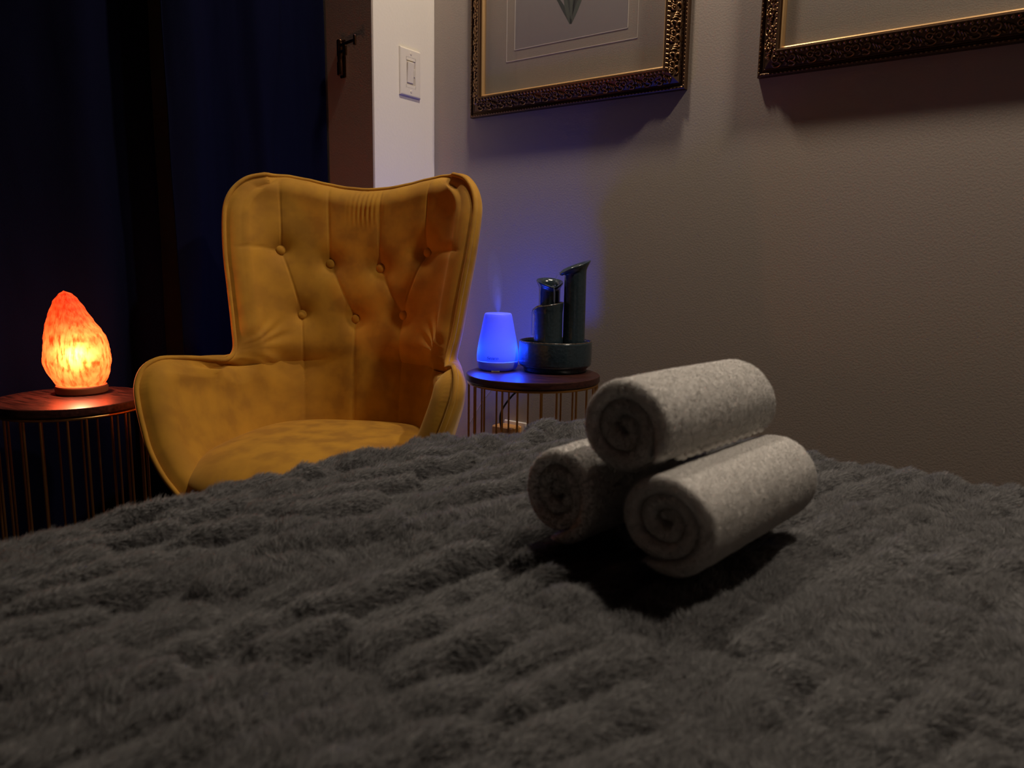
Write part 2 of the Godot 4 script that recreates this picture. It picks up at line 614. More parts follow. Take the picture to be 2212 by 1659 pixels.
func massage_table() -> void:
	var t := thing("massage_table", "low padded massage table hidden under the grey fur blanket", "massage table", Vector3((BX0 + BX1) / 2.0, 0, (BZ0 + BZ1) / 2.0))
	var w := BX1 - BX0 - 0.05
	var l := BZ1 - BZ0 - 0.05
	part("padded_top", crisp_mesh(rounded_slab(w, l, 0.335, BED_TOP - 0.102, BED_TOP - 0.022)), M.vinyl, t)
	part("apron", crisp_mesh(block(Vector3(w - 0.26, 0.08, l - 0.26), 0.004, Vector3(0, BED_TOP - 0.142, 0))), M.leg_wood, t)
	for sx in [-1, 1]:
		for sz in [-1, 1]:
			part("leg", crisp_mesh(block(Vector3(0.05, 0.36, 0.05), 0.004, Vector3(sx * (w / 2.0 - 0.16), 0.18, sz * (l / 2.0 - 0.16)))), M.leg_wood, t)
	var o := thing("fur_blanket", "grey ribbed faux fur blanket draped over the massage table", "blanket")
	var g := Geo.new()
	var step := 0.006
	var over := 0.24
	var nx := int((BX1 - BX0 + 2 * over) / step)
	var nzz := int((BZ1 - BZ0 + 2 * over) / (step * 1.6))
	for b in nzz + 1:
		for a in nx + 1:
			var x := lerpf(BX0 - over, BX1 + over, float(a) / nx)
			var z := lerpf(BZ0 - over, BZ1 + over, float(b) / nzz)
			g.pt(bed_point(x, z), Vector2(x, z))
	for b in nzz:
		for a in nx:
			var k := b * (nx + 1) + a
			g.quad(k, k + 1, k + nx + 2, k + nx + 1)
	part("backing", smooth_mesh(g), M.backing, o)
	# the pile: small patches of bent hairs set on the ribs, dense where the photograph looks
	var at := []
	var pitch := 0.0066
	var x := BX0 - 0.10
	while x < BX1 + 0.02:
		var z := BZ0 - 0.10
		while z < 0.12:
			var px := x + rng.randf_range(-0.5, 0.5) * pitch
			var pz := z + rng.randf_range(-0.5, 0.5) * pitch
			z += pitch
			var p := bed_point(px, pz)
			var up := bed_normal(px, pz)
			var turn := -1.34 + 0.7 * nz.get_noise_2d(px * 5.0 + 40.0, pz * 5.0) * PI + 0.35 * rng.randfn()
			var f := Vector3(cos(turn), 0, sin(turn))
			var r := up.cross(f).normalized()
			f = r.cross(up).normalized()
			var s := 1.0 + 0.15 * rng.randfn() + 0.35 * nz.get_noise_2d(px * 30.0, pz * 30.0)
			s = clampf(s, 0.6, 1.4)
			at.append(Transform3D(Basis(f, up * s, -r), p - up * 0.001))
		x += pitch
	var sets := [[], [], []]
	for k in at.size():
		sets[k % 3].append(at[k])
	for k in 3:
		var mm := MultiMesh.new()
		mm.transform_format = MultiMesh.TRANSFORM_3D
		mm.mesh = fur_patch(0.011, 76, 0.0066, 0.00042, Vector2(0.75, 0.0), 0.30)
		mm.instance_count = sets[k].size()
		for j in sets[k].size():
			mm.set_instance_transform(j, sets[k][j])
		stuff("fur_pile", mm, M.fur, o)

# ---------------------------------------------------------------- armchair
# half outline of the shell, from the front of the arm over its top, up the wing to the ear; .w is the height of the same row at the middle of the back
const OUTLINE := [
	[Vector3(0.170, 0.320, 0.275), 0.280], [Vector3(0.200, 0.362, 0.276), 0.310], [Vector3(0.230, 0.395, 0.271), 0.335], [Vector3(0.258, 0.437, 0.262), 0.365],
	[Vector3(0.276, 0.480, 0.252), 0.395], [Vector3(0.291, 0.523, 0.241), 0.425], [Vector3(0.299, 0.556, 0.229), 0.445], [Vector3(0.298, 0.583, 0.208), 0.463],
	[Vector3(0.289, 0.596, 0.175), 0.485], [Vector3(0.278, 0.594, 0.130), 0.507], [Vector3(0.263, 0.588, 0.080), 0.530], [Vector3(0.249, 0.581, 0.040), 0.550],
	[Vector3(0.239, 0.578, 0.008), 0.570], [Vector3(0.236, 0.596, -0.022), 0.596], [Vector3(0.245, 0.645, -0.038), 0.645], [Vector3(0.257, 0.725, -0.050), 0.725],
	[Vector3(0.269, 0.800, -0.062), 0.800], [Vector3(0.277, 0.870, -0.078), 0.858], [Vector3(0.278, 0.912, -0.092), 0.890], [Vector3(0.268, 0.945, -0.110), 0.914], [Vector3(0.247, 0.970, -0.134), 0.934], [Vector3(0.217, 0.981, -0.160), 0.952]]
const TOP_BUMP := [[0.0, 0.0], [0.23, 0.002], [0.46, 0.006], [0.645, 0.009], [0.83, 0.008], [1.0, 0.0]]
const BUTTONS := [Vector2(-0.199, 0.808), Vector2(-0.085, 0.781), Vector2(0.041, 0.774), Vector2(0.166, 0.807), Vector2(-0.152, 0.663), Vector2(-0.021, 0.656), Vector2(0.104, 0.665)]

func lookup(table: Array, x: float) -> float:
	for k in table.size() - 1:
		if x <= table[k + 1][0]:
			return lerpf(table[k][1], table[k + 1][1], smoothstep(0.0, 1.0, (x - table[k][0]) / (table[k + 1][0] - table[k][0])) * 0.5 + 0.5 * (x - table[k][0]) / (table[k + 1][0] - table[k][0]))
	return table[-1][1]

func seg_dist(p: Vector2, a: Vector2, b: Vector2) -> float:
	var t := clampf((p - a).dot(b - a) / (b - a).length_squared(), 0.0, 1.0)
	return p.distance_to(a.lerp(b, t))

func armchair() -> void:
	var o := thing("wing_armchair", "mustard yellow velvet wing armchair with button-tufted back", "armchair", Vector3(-1.2161, 0, -1.0287), deg_to_rad(29.3))
	# outline resampled
	var pts := []
	var mids := []
	for q in OUTLINE:
		pts.append(q[0])
		mids.append(Vector3(q[1], 0, 0))
	var edge := spline(pts, 12)
	var mid := spline(mids, 12)
	var total := 0.0
	var cum := [0.0]
	for k in edge.size() - 1:
		total += edge[k].distance_to(edge[k + 1]) + 0.6 * absf(mid[k].x - mid[k + 1].x)
		cum.append(total)
	var nv := 230
	var nu := 150      # per half
	var S := PackedVector3Array()
	var row := 2 * nu + 1
	var k := 0
	var border := []
	var welt := []      # the line of the piping, just outside the edge of the pad
	for b in nv + 1:
		var want := total * b / nv
		while k < cum.size() - 2 and cum[k + 1] < want:
			k += 1
		var f := clampf((want - cum[k]) / maxf(cum[k + 1] - cum[k], 1e-6), 0.0, 1.0)
		var P: Vector3 = edge[k].lerp(edge[k + 1], f)
		var yc := lerpf(mid[k].x, mid[k + 1].x, f)
		if b % 2 == 0 or b == nv:
			border.append(P)
		var zc := lerpf(-0.196, -0.234, smoothstep(0.3, 1.0, yc))
		var arm := smoothstep(-0.03, 0.03, P.z)
		var n := lerpf(2.15, 3.0, arm)
		var high := smoothstep(0.70, 0.952, yc)
		var fine := PackedVector3Array()
		var len_ := PackedFloat32Array([0.0])
		var N := 130
		for s in N + 1:
			var a := PI / 2.0 * s / N
			var sn := pow(sin(a), 2.0 / n)
			var cs := 1.0 - pow(maxf(cos(a), 0.0), 2.0 / n)
			var g := lerpf(sn * sn, cs, arm)
			var x := sn * lerpf(minf(P.x, lerpf(0.225, 0.238, arm * smoothstep(0.4, 0.6, P.y))), P.x, lerpf(1.0, cs, arm))
			var y := lerpf(yc, P.y, g) + high * lookup(TOP_BUMP, x / P.x)
			fine.append(Vector3(x, y, lerpf(zc, P.z, cs)))
			if s:
				len_.append(len_[-1] + fine[s].distance_to(fine[s - 1]))
		var half := PackedVector3Array()
		var q := 0
		for s in nu + 1:
			var u := float(s) / nu
			u = u + 0.12 * sin(PI * u) * (1.0 - u) + 0.0
			u = clampf(u, 0.0, 1.0)
			var lw := len_[-1] * u
			while q < N - 1 and len_[q + 1] < lw:
				q += 1
			half.append(fine[q].lerp(fine[q + 1], clampf((lw - len_[q]) / maxf(len_[q + 1] - len_[q], 1e-7), 0.0, 1.0)))
		if b % 2 == 0 or b == nv:
			welt.append(P + (P - half[nu - 9]).normalized() * 0.0024)
		for s in row:
			var h := half[absi(s - nu)]
			S.append(Vector3(h.x * signf(s - nu), h.y, h.z))
	# the rest of the border: the top edge
	for s in range(row - 5, nu + 3, -4):
		border.append(S[nv * row + s])
		welt.append(S[nv * row + s] + (S[nv * row + s] - S[(nv - 9) * row + s]).normalized() * 0.0024)
	border.append(S[nv * row + nu])
	welt.append(S[nv * row + nu] + (S[nv * row + nu] - S[(nv - 9) * row + nu]).normalized() * 0.0024)
	var bn := border.size()
	var T := Geo.new()      # padded inside
	var U := Geo.new()      # outside shell
	var lines := []
	for j in 4:
		lines.append([BUTTONS[j], Vector2(BUTTONS[j].x * 1.03, 1.0)])
	for j in 3:
		lines.append([BUTTONS[j], BUTTONS[4 + j]])
		lines.append([BUTTONS[4 + j], Vector2(BUTTONS[4 + j].x, 0.40)])
	lines.append([BUTTONS[3], BUTTONS[6]])
	lines.append([BUTTONS[0], Vector2(-0.30, 0.815)])
	lines.append([BUTTONS[3], Vector2(0.30, 0.812)])
	var spots := []
	for j in BUTTONS.size():
		spots.append([1e9, Vector3.ZERO, Vector3.ZERO])
	for b in nv + 1:
		for s in row:
			var id := b * row + s
			var p := S[id]
			var bs := clampi(b, 1, nv - 9)
			var ss := clampi(s, 7, row - 8)
			var du := S[bs * row + ss + 1] - S[bs * row + ss - 1]
			var dv := S[(bs + 1) * row + ss] - S[(bs - 1) * row + ss]
			var nrm := du.cross(dv).normalized()
			# distance to the piping
			var hp := Vector3(absf(p.x), p.y, p.z)
			var best := 1e9
			for j in bn - 1:
				var a: Vector3 = border[j]
				var ab: Vector3 = border[j + 1] - a
				var t := clampf((hp - a).dot(ab) / maxf(ab.length_squared(), 1e-9), 0.0, 1.0)
				best = minf(best, hp.distance_squared_to(a + ab * t))
			var d := sqrt(best)
			var r := 0.042
			var c := 1.0 - minf(d / r, 1.0)
			var pad := 0.042 * sqrt(maxf(1.0 - c * c, 0.0))
			pad *= lerpf(0.35, 1.0, smoothstep(0.0, 0.07, hp.distance_to(Vector3(0.239, 0.585, -0.008))))
			var xy := Vector2(p.x, p.y)
			if p.z < 0.02:
				var back := smoothstep(0.02, -0.05, p.z)
				var dent := 0.0
				for j in BUTTONS.size():
					var e := xy.distance_to(BUTTONS[j])
					dent += 0.011 * exp(-e * e / 0.0011) + 0.006 * exp(-e * e / 0.00022)
				var groove := 0.0
				for l in lines:
					var e := seg_dist(xy, l[0], l[1])
					if e < 0.02:
						groove = maxf(groove, 0.0018 * exp(-e * e / 0.000005) + 0.0016 * exp(-e * e / 0.00012))
				pad -= back * (dent + groove * smoothstep(0.0, 0.02, d))
				# gathers below the dip of the top edge
				var win := exp(-pow((p.x - 0.005) / 0.032, 2.0)) * smoothstep(0.855, 0.90, p.y) * smoothstep(0.0, 0.02, d)
				pad += 0.0016 * win * sin(p.x * 560.0 + 3.0 * sin(p.y * 30.0))
			# pull lines at the joint of wing and arm
			var j0 := Vector2(hp.x - 0.245, hp.y - 0.592)
			var jd := j0.length()
			if jd < 0.10 and p.z < 0.06:
				pad += 0.0016 * sin(atan2(j0.y, -j0.x) * 13.0) * exp(-pow((jd - 0.04) / 0.03, 2.0)) * smoothstep(0.0, 0.015, d)
			var ip := p + nrm * pad
			T.pt(ip, Vector2(float(s) / row, float(b) / nv))
			U.pt(p - nrm * (0.016 * sqrt(maxf(1.0 - c * c, 0.0))), Vector2(float(s) / row, float(b) / nv))
			for j in BUTTONS.size():
				if p.z < 0.02:
					var e := xy.distance_squared_to(BUTTONS[j])
					if e < spots[j][0]:
						spots[j] = [e, ip, nrm]
	for b in nv:
		for s in row - 1:
			var a := b * row + s
			T.quad(a, a + row, a + row + 1, a + 1)
			U.quad(a, a + 1, a + row + 1, a + row)
	part("padded_shell", smooth_mesh(T), M.velvet, o)
	part("outer_shell", smooth_mesh(U), M.velvet, o)
	# piping all round the edge
	var pipe := []
	for j in range(0, bn):
		pipe.append(welt[j])
	for j in range(bn - 2, -1, -1):
		pipe.append(Vector3(-welt[j].x, welt[j].y, welt[j].z))
	part("piping", smooth_mesh(tube(pipe, 0.0050, 8)), M.velvet, o)
	for j in BUTTONS.size():
		var nrm: Vector3 = spots[j][2]
		var right := Vector3.UP.cross(nrm).normalized()
		part("button", smooth_mesh(ball(Vector3(0.0112, 0.0052, 0.0112), 18, 10)), M.velvet, o, Transform3D(Basis(right, nrm, right.cross(nrm)), spots[j][1] + nrm * 0.0042))
	# seat cushion
	var g := Geo.new()
	var na := 96
	var nb := 40
	for b in nb + 1:
		var t := PI * b / nb - PI / 2.0
		for a in na:
			var u := TAU * a / na
			var cx := signf(cos(u)) * pow(absf(cos(u)), 0.62)
			var cz := signf(sin(u)) * pow(absf(sin(u)), 0.62)
			var rr := pow(maxf(cos(t), 0.0), 0.42)
			var yy := signf(sin(t)) * pow(absf(sin(t)), 0.75)
			var p := Vector3(0.246 * cx * rr, 0.362 + 0.066 * yy, 0.058 + 0.252 * cz * rr)
			p.y += 0.012 * (1.0 - pow(absf(cx * rr), 2.0)) * (1.0 - pow(absf(cz * rr), 2.0)) * (1.0 if yy > 0 else 0.0)
			p.y -= 0.05 * maxf(p.z - 0.16, 0.0)
			g.pt(p, Vector2(p.x, p.z))
	for b in nb:
		for a in na:
			var c := (a + 1) % na
			g.quad(b * na + a, b * na + c, (b + 1) * na + c, (b + 1) * na + a)
	part("seat", smooth_mesh(g.outward()), M.velvet, o)
	part("seat_rail", crisp_mesh(block(Vector3(0.38, 0.07, 0.42), 0.02, Vector3(0, 0.285, 0.035))), M.velvet, o)
	for sx in [-1, 1]:
		for sz in [-1, 1]:
			var foot := Vector3(sx * 0.185, 0.0, 0.035 + sz * 0.215)
			part("leg", crisp_mesh(tube([foot, Vector3(sx * 0.15, 0.27, 0.035 + sz * 0.165)], 0.011, 14, false, 0.019)), M.leg_wood, o)

# ---------------------------------------------------------------- side tables
func side_table(at: Vector3, r: float, h: float, label: String) -> Node3D:
	var o := thing("wire_side_table", label, "side table", at, 0.3 if r > 0.15 else 0.11, "wire cage side tables")
	var th := 0.017
	part("table_top", crisp_mesh(lathe([Vector2(0.0005, h - th), Vector2(r - 0.003, h - th), Vector2(r, h - th + 0.003), Vector2(r, h - 0.003), Vector2(r - 0.0009, h - 0.0009), Vector2(r - 0.003, h), Vector2(0.0005, h)], 96)), M.wood, o)
	var rc := r - 0.006
	for y in [h - th - 0.0035, 0.006]:
		var ring := []
		for k in 64:
			ring.append(Vector3(rc * cos(TAU * k / 64), y, rc * sin(TAU * k / 64)))
		part("wire_ring", smooth_mesh(tube(ring, 0.0033, 8, true)), M.brass, o)
	var rod := smooth_mesh(tube([Vector3(0, 0.006, 0), Vector3(0, h - th - 0.003, 0)], 0.0025, 8))
	var n := 22
	for k in n:
		var t := TAU * (k + 0.18 * (k % 2)) / n
		part("wire_rod", rod, M.brass, o, Transform3D(Basis(), Vector3(rc * cos(t), 0, rc * sin(t))))
	return o

# ---------------------------------------------------------------- salt lamp
func salt_lamp(at: Vector3) -> void:
	var o := thing("salt_lamp", "glowing orange rock salt lamp on a round wooden base", "lamp", at, deg_to_rad(36.3))
	part("wooden_base", crisp_mesh(lathe([Vector2(0.0005, 0.0), Vector2(0.044, 0.0), Vector2(0.047, 0.003), Vector2(0.048, 0.013), Vector2(0.046, 0.017), Vector2(0.0005, 0.017)], 48)), M.base_wood, o)
	var g := Geo.new()
	var seg := 88
	var rings := 70
	# half widths to the left, to the right, and front to back, against height
	var L := [[0.0, 0.042], [0.006, 0.0515], [0.029, 0.062], [0.047, 0.0673], [0.074, 0.0653], [0.0955, 0.064], [0.12, 0.060], [0.144, 0.0515], [0.168, 0.0436], [0.183, 0.0317], [0.19, 0.0224]]
	var R := [[0.0, 0.040], [0.0106, 0.0475], [0.015, 0.050], [0.032, 0.056], [0.0515, 0.058], [0.074, 0.0554], [0.0955, 0.0515], [0.1107, 0.0436], [0.130, 0.029], [0.155, 0.0145], [0.174, 0.0026], [0.184, -0.0066], [0.19, -0.0224]]
	for b in rings + 1:
		var f := float(b) / rings
		var y := 0.19 * (1.0 - pow(1.0 - f, 1.7))
		var l := lookup(L, y)
		var r := lookup(R, y)
		var cx := (r - l) / 2.0
		var hw := (l + r) / 2.0
		for s in seg:
			var t := TAU * s / seg
			var d := Vector3(cos(t), 0, sin(t))
			var p := Vector3(cx + hw * d.x, y, hw * 0.86 * d.z)
			var rough := 1.0 + 0.05 * nz.get_noise_3d(d.x * 1.6, y * 22.0, d.z * 1.6) + 0.025 * nz.get_noise_3d(d.x * 6.0, y * 80.0, d.z * 6.0)
			g.pt(Vector3(p.x * rough, 0.0165 + y, p.z * rough), Vector2(f, t))
	for b in rings:
		for s in seg:
			var q := (s + 1) % seg
			g.quad(b * seg + s, b * seg + q, (b + 1) * seg + q, (b + 1) * seg + s)
	var c := g.pt(Vector3(0, 0.0165, 0))
	for s in seg:
		g.tri(c, (s + 1) % seg, s)
	part("salt_rock_lamp_shade", smooth_mesh(g.outward()), M.salt, o)
	var bulb := OmniLight3D.new()
	bulb.name = "lamp_bulb"
	bulb.position = Vector3(0.015, 0.082, 0.033)
	bulb.light_color = rgb(255, 166, 120)
	bulb.light_energy = 0.042
	bulb.light_size = 0.012
	bulb.omni_range = 6.0
	bulb.omni_attenuation = 2.0
	bulb.shadow_enabled = true
	o.add_child(bulb)

# ---------------------------------------------------------------- diffuser
func diffuser(at: Vector3) -> void:
	var o := thing("aroma_diffuser", "small frosted aroma diffuser glowing blue on the side table", "diffuser", at, deg_to_rad(36.3))
	var cover := [Vector2(0.0502, 0.0235), Vector2(0.0508, 0.030), Vector2(0.0505, 0.038), Vector2(0.0492, 0.050), Vector2(0.0470, 0.064), Vector2(0.0440, 0.080), Vector2(0.0405, 0.097), Vector2(0.0372, 0.114), Vector2(0.0345, 0.128), Vector2(0.0328, 0.1345), Vector2(0.031, 0.137), Vector2(0.028, 0.1378), Vector2(0.008, 0.1368), Vector2(0.006, 0.134), Vector2(0.0005, 0.134)]
	part("lamp_cover", smooth_mesh(lathe(cover, 72)), M.frost, o)
	var base := [Vector2(0.0005, 0.002), Vector2(0.040, 0.002), Vector2(0.0455, 0.004), Vector2(0.0485, 0.009), Vector2(0.0498, 0.016), Vector2(0.0500, 0.0222), Vector2(0.0490, 0.0228), Vector2(0.0482, 0.0236), Vector2(0.0005, 0.0236)]
	part("base", smooth_mesh(lathe(base, 72)), M.frost, o)
	part("foot", crisp_mesh(lathe([Vector2(0.0005, 0.0), Vector2(0.036, 0.0), Vector2(0.036, 0.0021), Vector2(0.0005, 0.0021)], 36)), M.grey_white, o)
	part("power_button", crisp_mesh(block(Vector3(0.020, 0.003, 0.004), 0.0008, Vector3(-0.004, 0.0015, 0.0435))), M.grey_white, o)
	# lettering on the front, bent round the cover
	var tm := TextMesh.new()
	var font := SystemFont.new()
	font.font_names = PackedStringArray(["Droid Serif"])
	font.font_italic = true
	tm.font = font
	tm.text = "Senco"
	tm.font_size = 24
	tm.pixel_size = 0.00042
	tm.depth = 0.0006
	tm.curve_step = 1.0
	var g := Geo.new()
	for sidx in tm.get_surface_count():
		var a := tm.surface_get_arrays(sidx)
		var off := g.v.size()
		for p in a[Mesh.ARRAY_VERTEX]:
			var x: float = p.x + p.y * 0.22 - 0.0105
			var rr: float = 0.0511 + p.z
			var ang := x / 0.0505
			g.pt(Vector3(rr * sin(ang), 0.033 + p.y * 0.95, rr * cos(ang)))
		for q in a[Mesh.ARRAY_INDEX]:
			g.i.append(q + off)
	part("lettering", crisp_mesh(g), M.ink, o)
	for sx in [-1, 1]:
		var led := OmniLight3D.new()
		led.name = "led"
		led.position = Vector3(sx * 0.037, 0.050, 0.010)
		led.light_color = rgb(16, 66, 255)
		led.light_energy = 0.036
		led.light_size = 0.018
		led.omni_range = 5.0
		led.omni_attenuation = 2.0
		led.shadow_enabled = true
		o.add_child(led, true)
	# the plume of mist
	var mist := thing("mist_plume", "thin pale plume of mist rising from the blue diffuser", "mist", at + Vector3(0, 0.139, 0), deg_to_rad(36.3))
	mist.set_meta("kind", "stuff")
	for f in [[0.045, 0.011, 14.0, 0.0], [0.065, 0.016, 8.0, 2.0], [0.095, 0.023, 4.0, 4.0], [0.15, 0.036, 1.6, 6.0]]:
		var fog := FogVolume.new()
		fog.name = "mist"
		fog.shape = RenderingServer.FOG_VOLUME_SHAPE_ELLIPSOID
		fog.size = Vector3(f[1], f[0], f[1])
		fog.position = Vector3(-sin(deg_to_rad(f[3])) * f[0] / 2.0, f[0] / 2.0 - 0.002, 0)
		fog.rotation_degrees = Vector3(0, 0, f[3])
		var fm := FogMaterial.new()
		fm.density = f[2]
		fm.albedo = Color(0.95, 0.95, 1.0)
		fog.material = fm
		mist.add_child(fog, true)

# ---------------------------------------------------------------- fountain
func tower(r: float, h: float, lip: float, slope: float, dir: float, spout: float) -> Geo:
	# a hollow round tower whose mouth flares and tips towards the angle dir
	var prof := [Vector2(r * 1.02, 0.0), Vector2(r, 0.006), Vector2(r * 0.985, h * 0.5), Vector2(r * 0.97, h - 0.030), Vector2(r * 0.985, h - 0.018), Vector2(r + lip * 0.4, h - 0.010), Vector2(r + lip * 0.9, h - 0.003), Vector2(r + lip, h), Vector2(r + lip * 0.85, h + 0.002), Vector2(r * 0.86, h - 0.002), Vector2(r * 0.80, h - 0.010), Vector2(r * 0.78, h - 0.03), Vector2(0.0005, h - 0.032)]
	var seg := 64
	var g := Geo.new()
	for a in prof.size():
		var w := smoothstep(h - 0.035, h - 0.002, prof[a].y)
		if a > 8:
			w = 1.0
		for s in seg:
			var t := TAU * s / seg
			var toward := cos(t - dir)
			var push := 1.0 + spout * w * pow(maxf(toward, 0.0), 10.0)
			var p: Vector3 = Vector3(cos(t), 0, sin(t)) * prof[a].x * push
			p.y = prof[a].y - w * slope * (toward * prof[a].x / r + 1.0) - (w * 0.006 * pow(maxf(toward, 0.0), 6.0) if a < 10 else 0.0)
			p += Vector3(1, 0, 1) * 0.0006 * nz.get_noise_3d(cos(t) * 3.0, p.y * 40.0, sin(t) * 3.0)
			g.pt(p, Vector2(float(s) / seg, p.y))
	for a in prof.size() - 1:
		for s in seg:
			var q := (s + 1) % seg
			g.quad(a * seg + s, a * seg + q, (a + 1) * seg + q, (a + 1) * seg + s)
	return g.outward()

func fountain(at: Vector3) -> void:
	var o := thing("tabletop_fountain", "dark slate ceramic tabletop fountain of three stepped cylinders in a round basin", "fountain", at, deg_to_rad(36.3))
	var basin := [Vector2(0.0005, 0.0), Vector2(0.074, 0.0), Vector2(0.076, 0.002), Vector2(0.077, 0.008), Vector2(0.0815, 0.0115), Vector2(0.0865, 0.015), Vector2(0.088, 0.020), Vector2(0.0885, 0.045), Vector2(0.0885, 0.069), Vector2(0.0878, 0.0718), Vector2(0.086, 0.0728), Vector2(0.084, 0.0715), Vector2(0.083, 0.068), Vector2(0.0825, 0.030), Vector2(0.0005, 0.028)]
	part("basin", crisp_mesh(lathe(basin, 96), 50.0), M.slate, o)
	var rim := []
	for k in 80:
		rim.append(Vector3(0.0858 * cos(TAU * k / 80), 0.0722 + 0.0006 * nz.get_noise_1d(k * 0.9), 0.0858 * sin(TAU * k / 80)))
	part("basin_rim", smooth_mesh(tube(rim, 0.0021, 8, true)), M.rim_glaze, o)
	part("water", smooth_mesh(lathe([Vector2(0.0005, 0.052), Vector2(0.0824, 0.052), Vector2(0.0824, 0.058), Vector2(0.0005, 0.058)], 48)), M.water, o)
	# towers: tall at the right, middle one behind on the left, low one in front
	part("tall_tower", smooth_mesh(tower(0.0265, 0.232, 0.0085, 0.010, PI * 0.95, 0.10)), M.slate, o, Transform3D(Basis(), Vector3(0.043, 0.030, 0.012)))
	part("middle_tower", smooth_mesh(tower(0.0265, 0.190, 0.006, 0.006, PI * 0.42, 0.18)), M.slate, o, Transform3D(Basis(), Vector3(-0.016, 0.030, -0.020)))
	part("low_tower", smooth_mesh(tower(0.0345, 0.135, 0.001, 0.006, PI * 1.0, 0.04)), M.slate, o, Transform3D(Basis(), Vector3(-0.020, 0.030, 0.026)))
	var lowrim := []
	for k in 60:
		var t := TAU * k / 60
		lowrim.append(Vector3(-0.020 + 0.0335 * cos(t), 0.030 + 0.1355 - 0.006 * (cos(t - PI) + 1.0) - 0.004 * pow(maxf(-cos(t), 0.0), 6.0), 0.026 + 0.0335 * sin(t)))
	part("low_tower_rim", smooth_mesh(tube(lowrim, 0.0022, 8, true)), M.rim_glaze, o)
	# water falling from lip to lip
	part("water_stream", smooth_mesh(tube(spline([Vector3(0.008, 0.236, 0.015), Vector3(0.002, 0.232, 0.012), Vector3(-0.003, 0.222, 0.008), Vector3(-0.005, 0.205, 0.004)], 5), 0.0022, 8)), M.water, o)
	part("water_stream", smooth_mesh(tube(spline([Vector3(-0.010, 0.204, 0.010), Vector3(-0.008, 0.199, 0.016), Vector3(-0.006, 0.185, 0.019), Vector3(-0.006, 0.150, 0.020)], 5), 0.0018, 8)), M.water, o)
	part("water_stream", smooth_mesh(tube(spline([Vector3(-0.054, 0.150, 0.026), Vector3(-0.057, 0.142, 0.026), Vector3(-0.058, 0.12, 0.026), Vector3(-0.058, 0.088, 0.026)], 5), 0.0026, 8)), M.water, o)

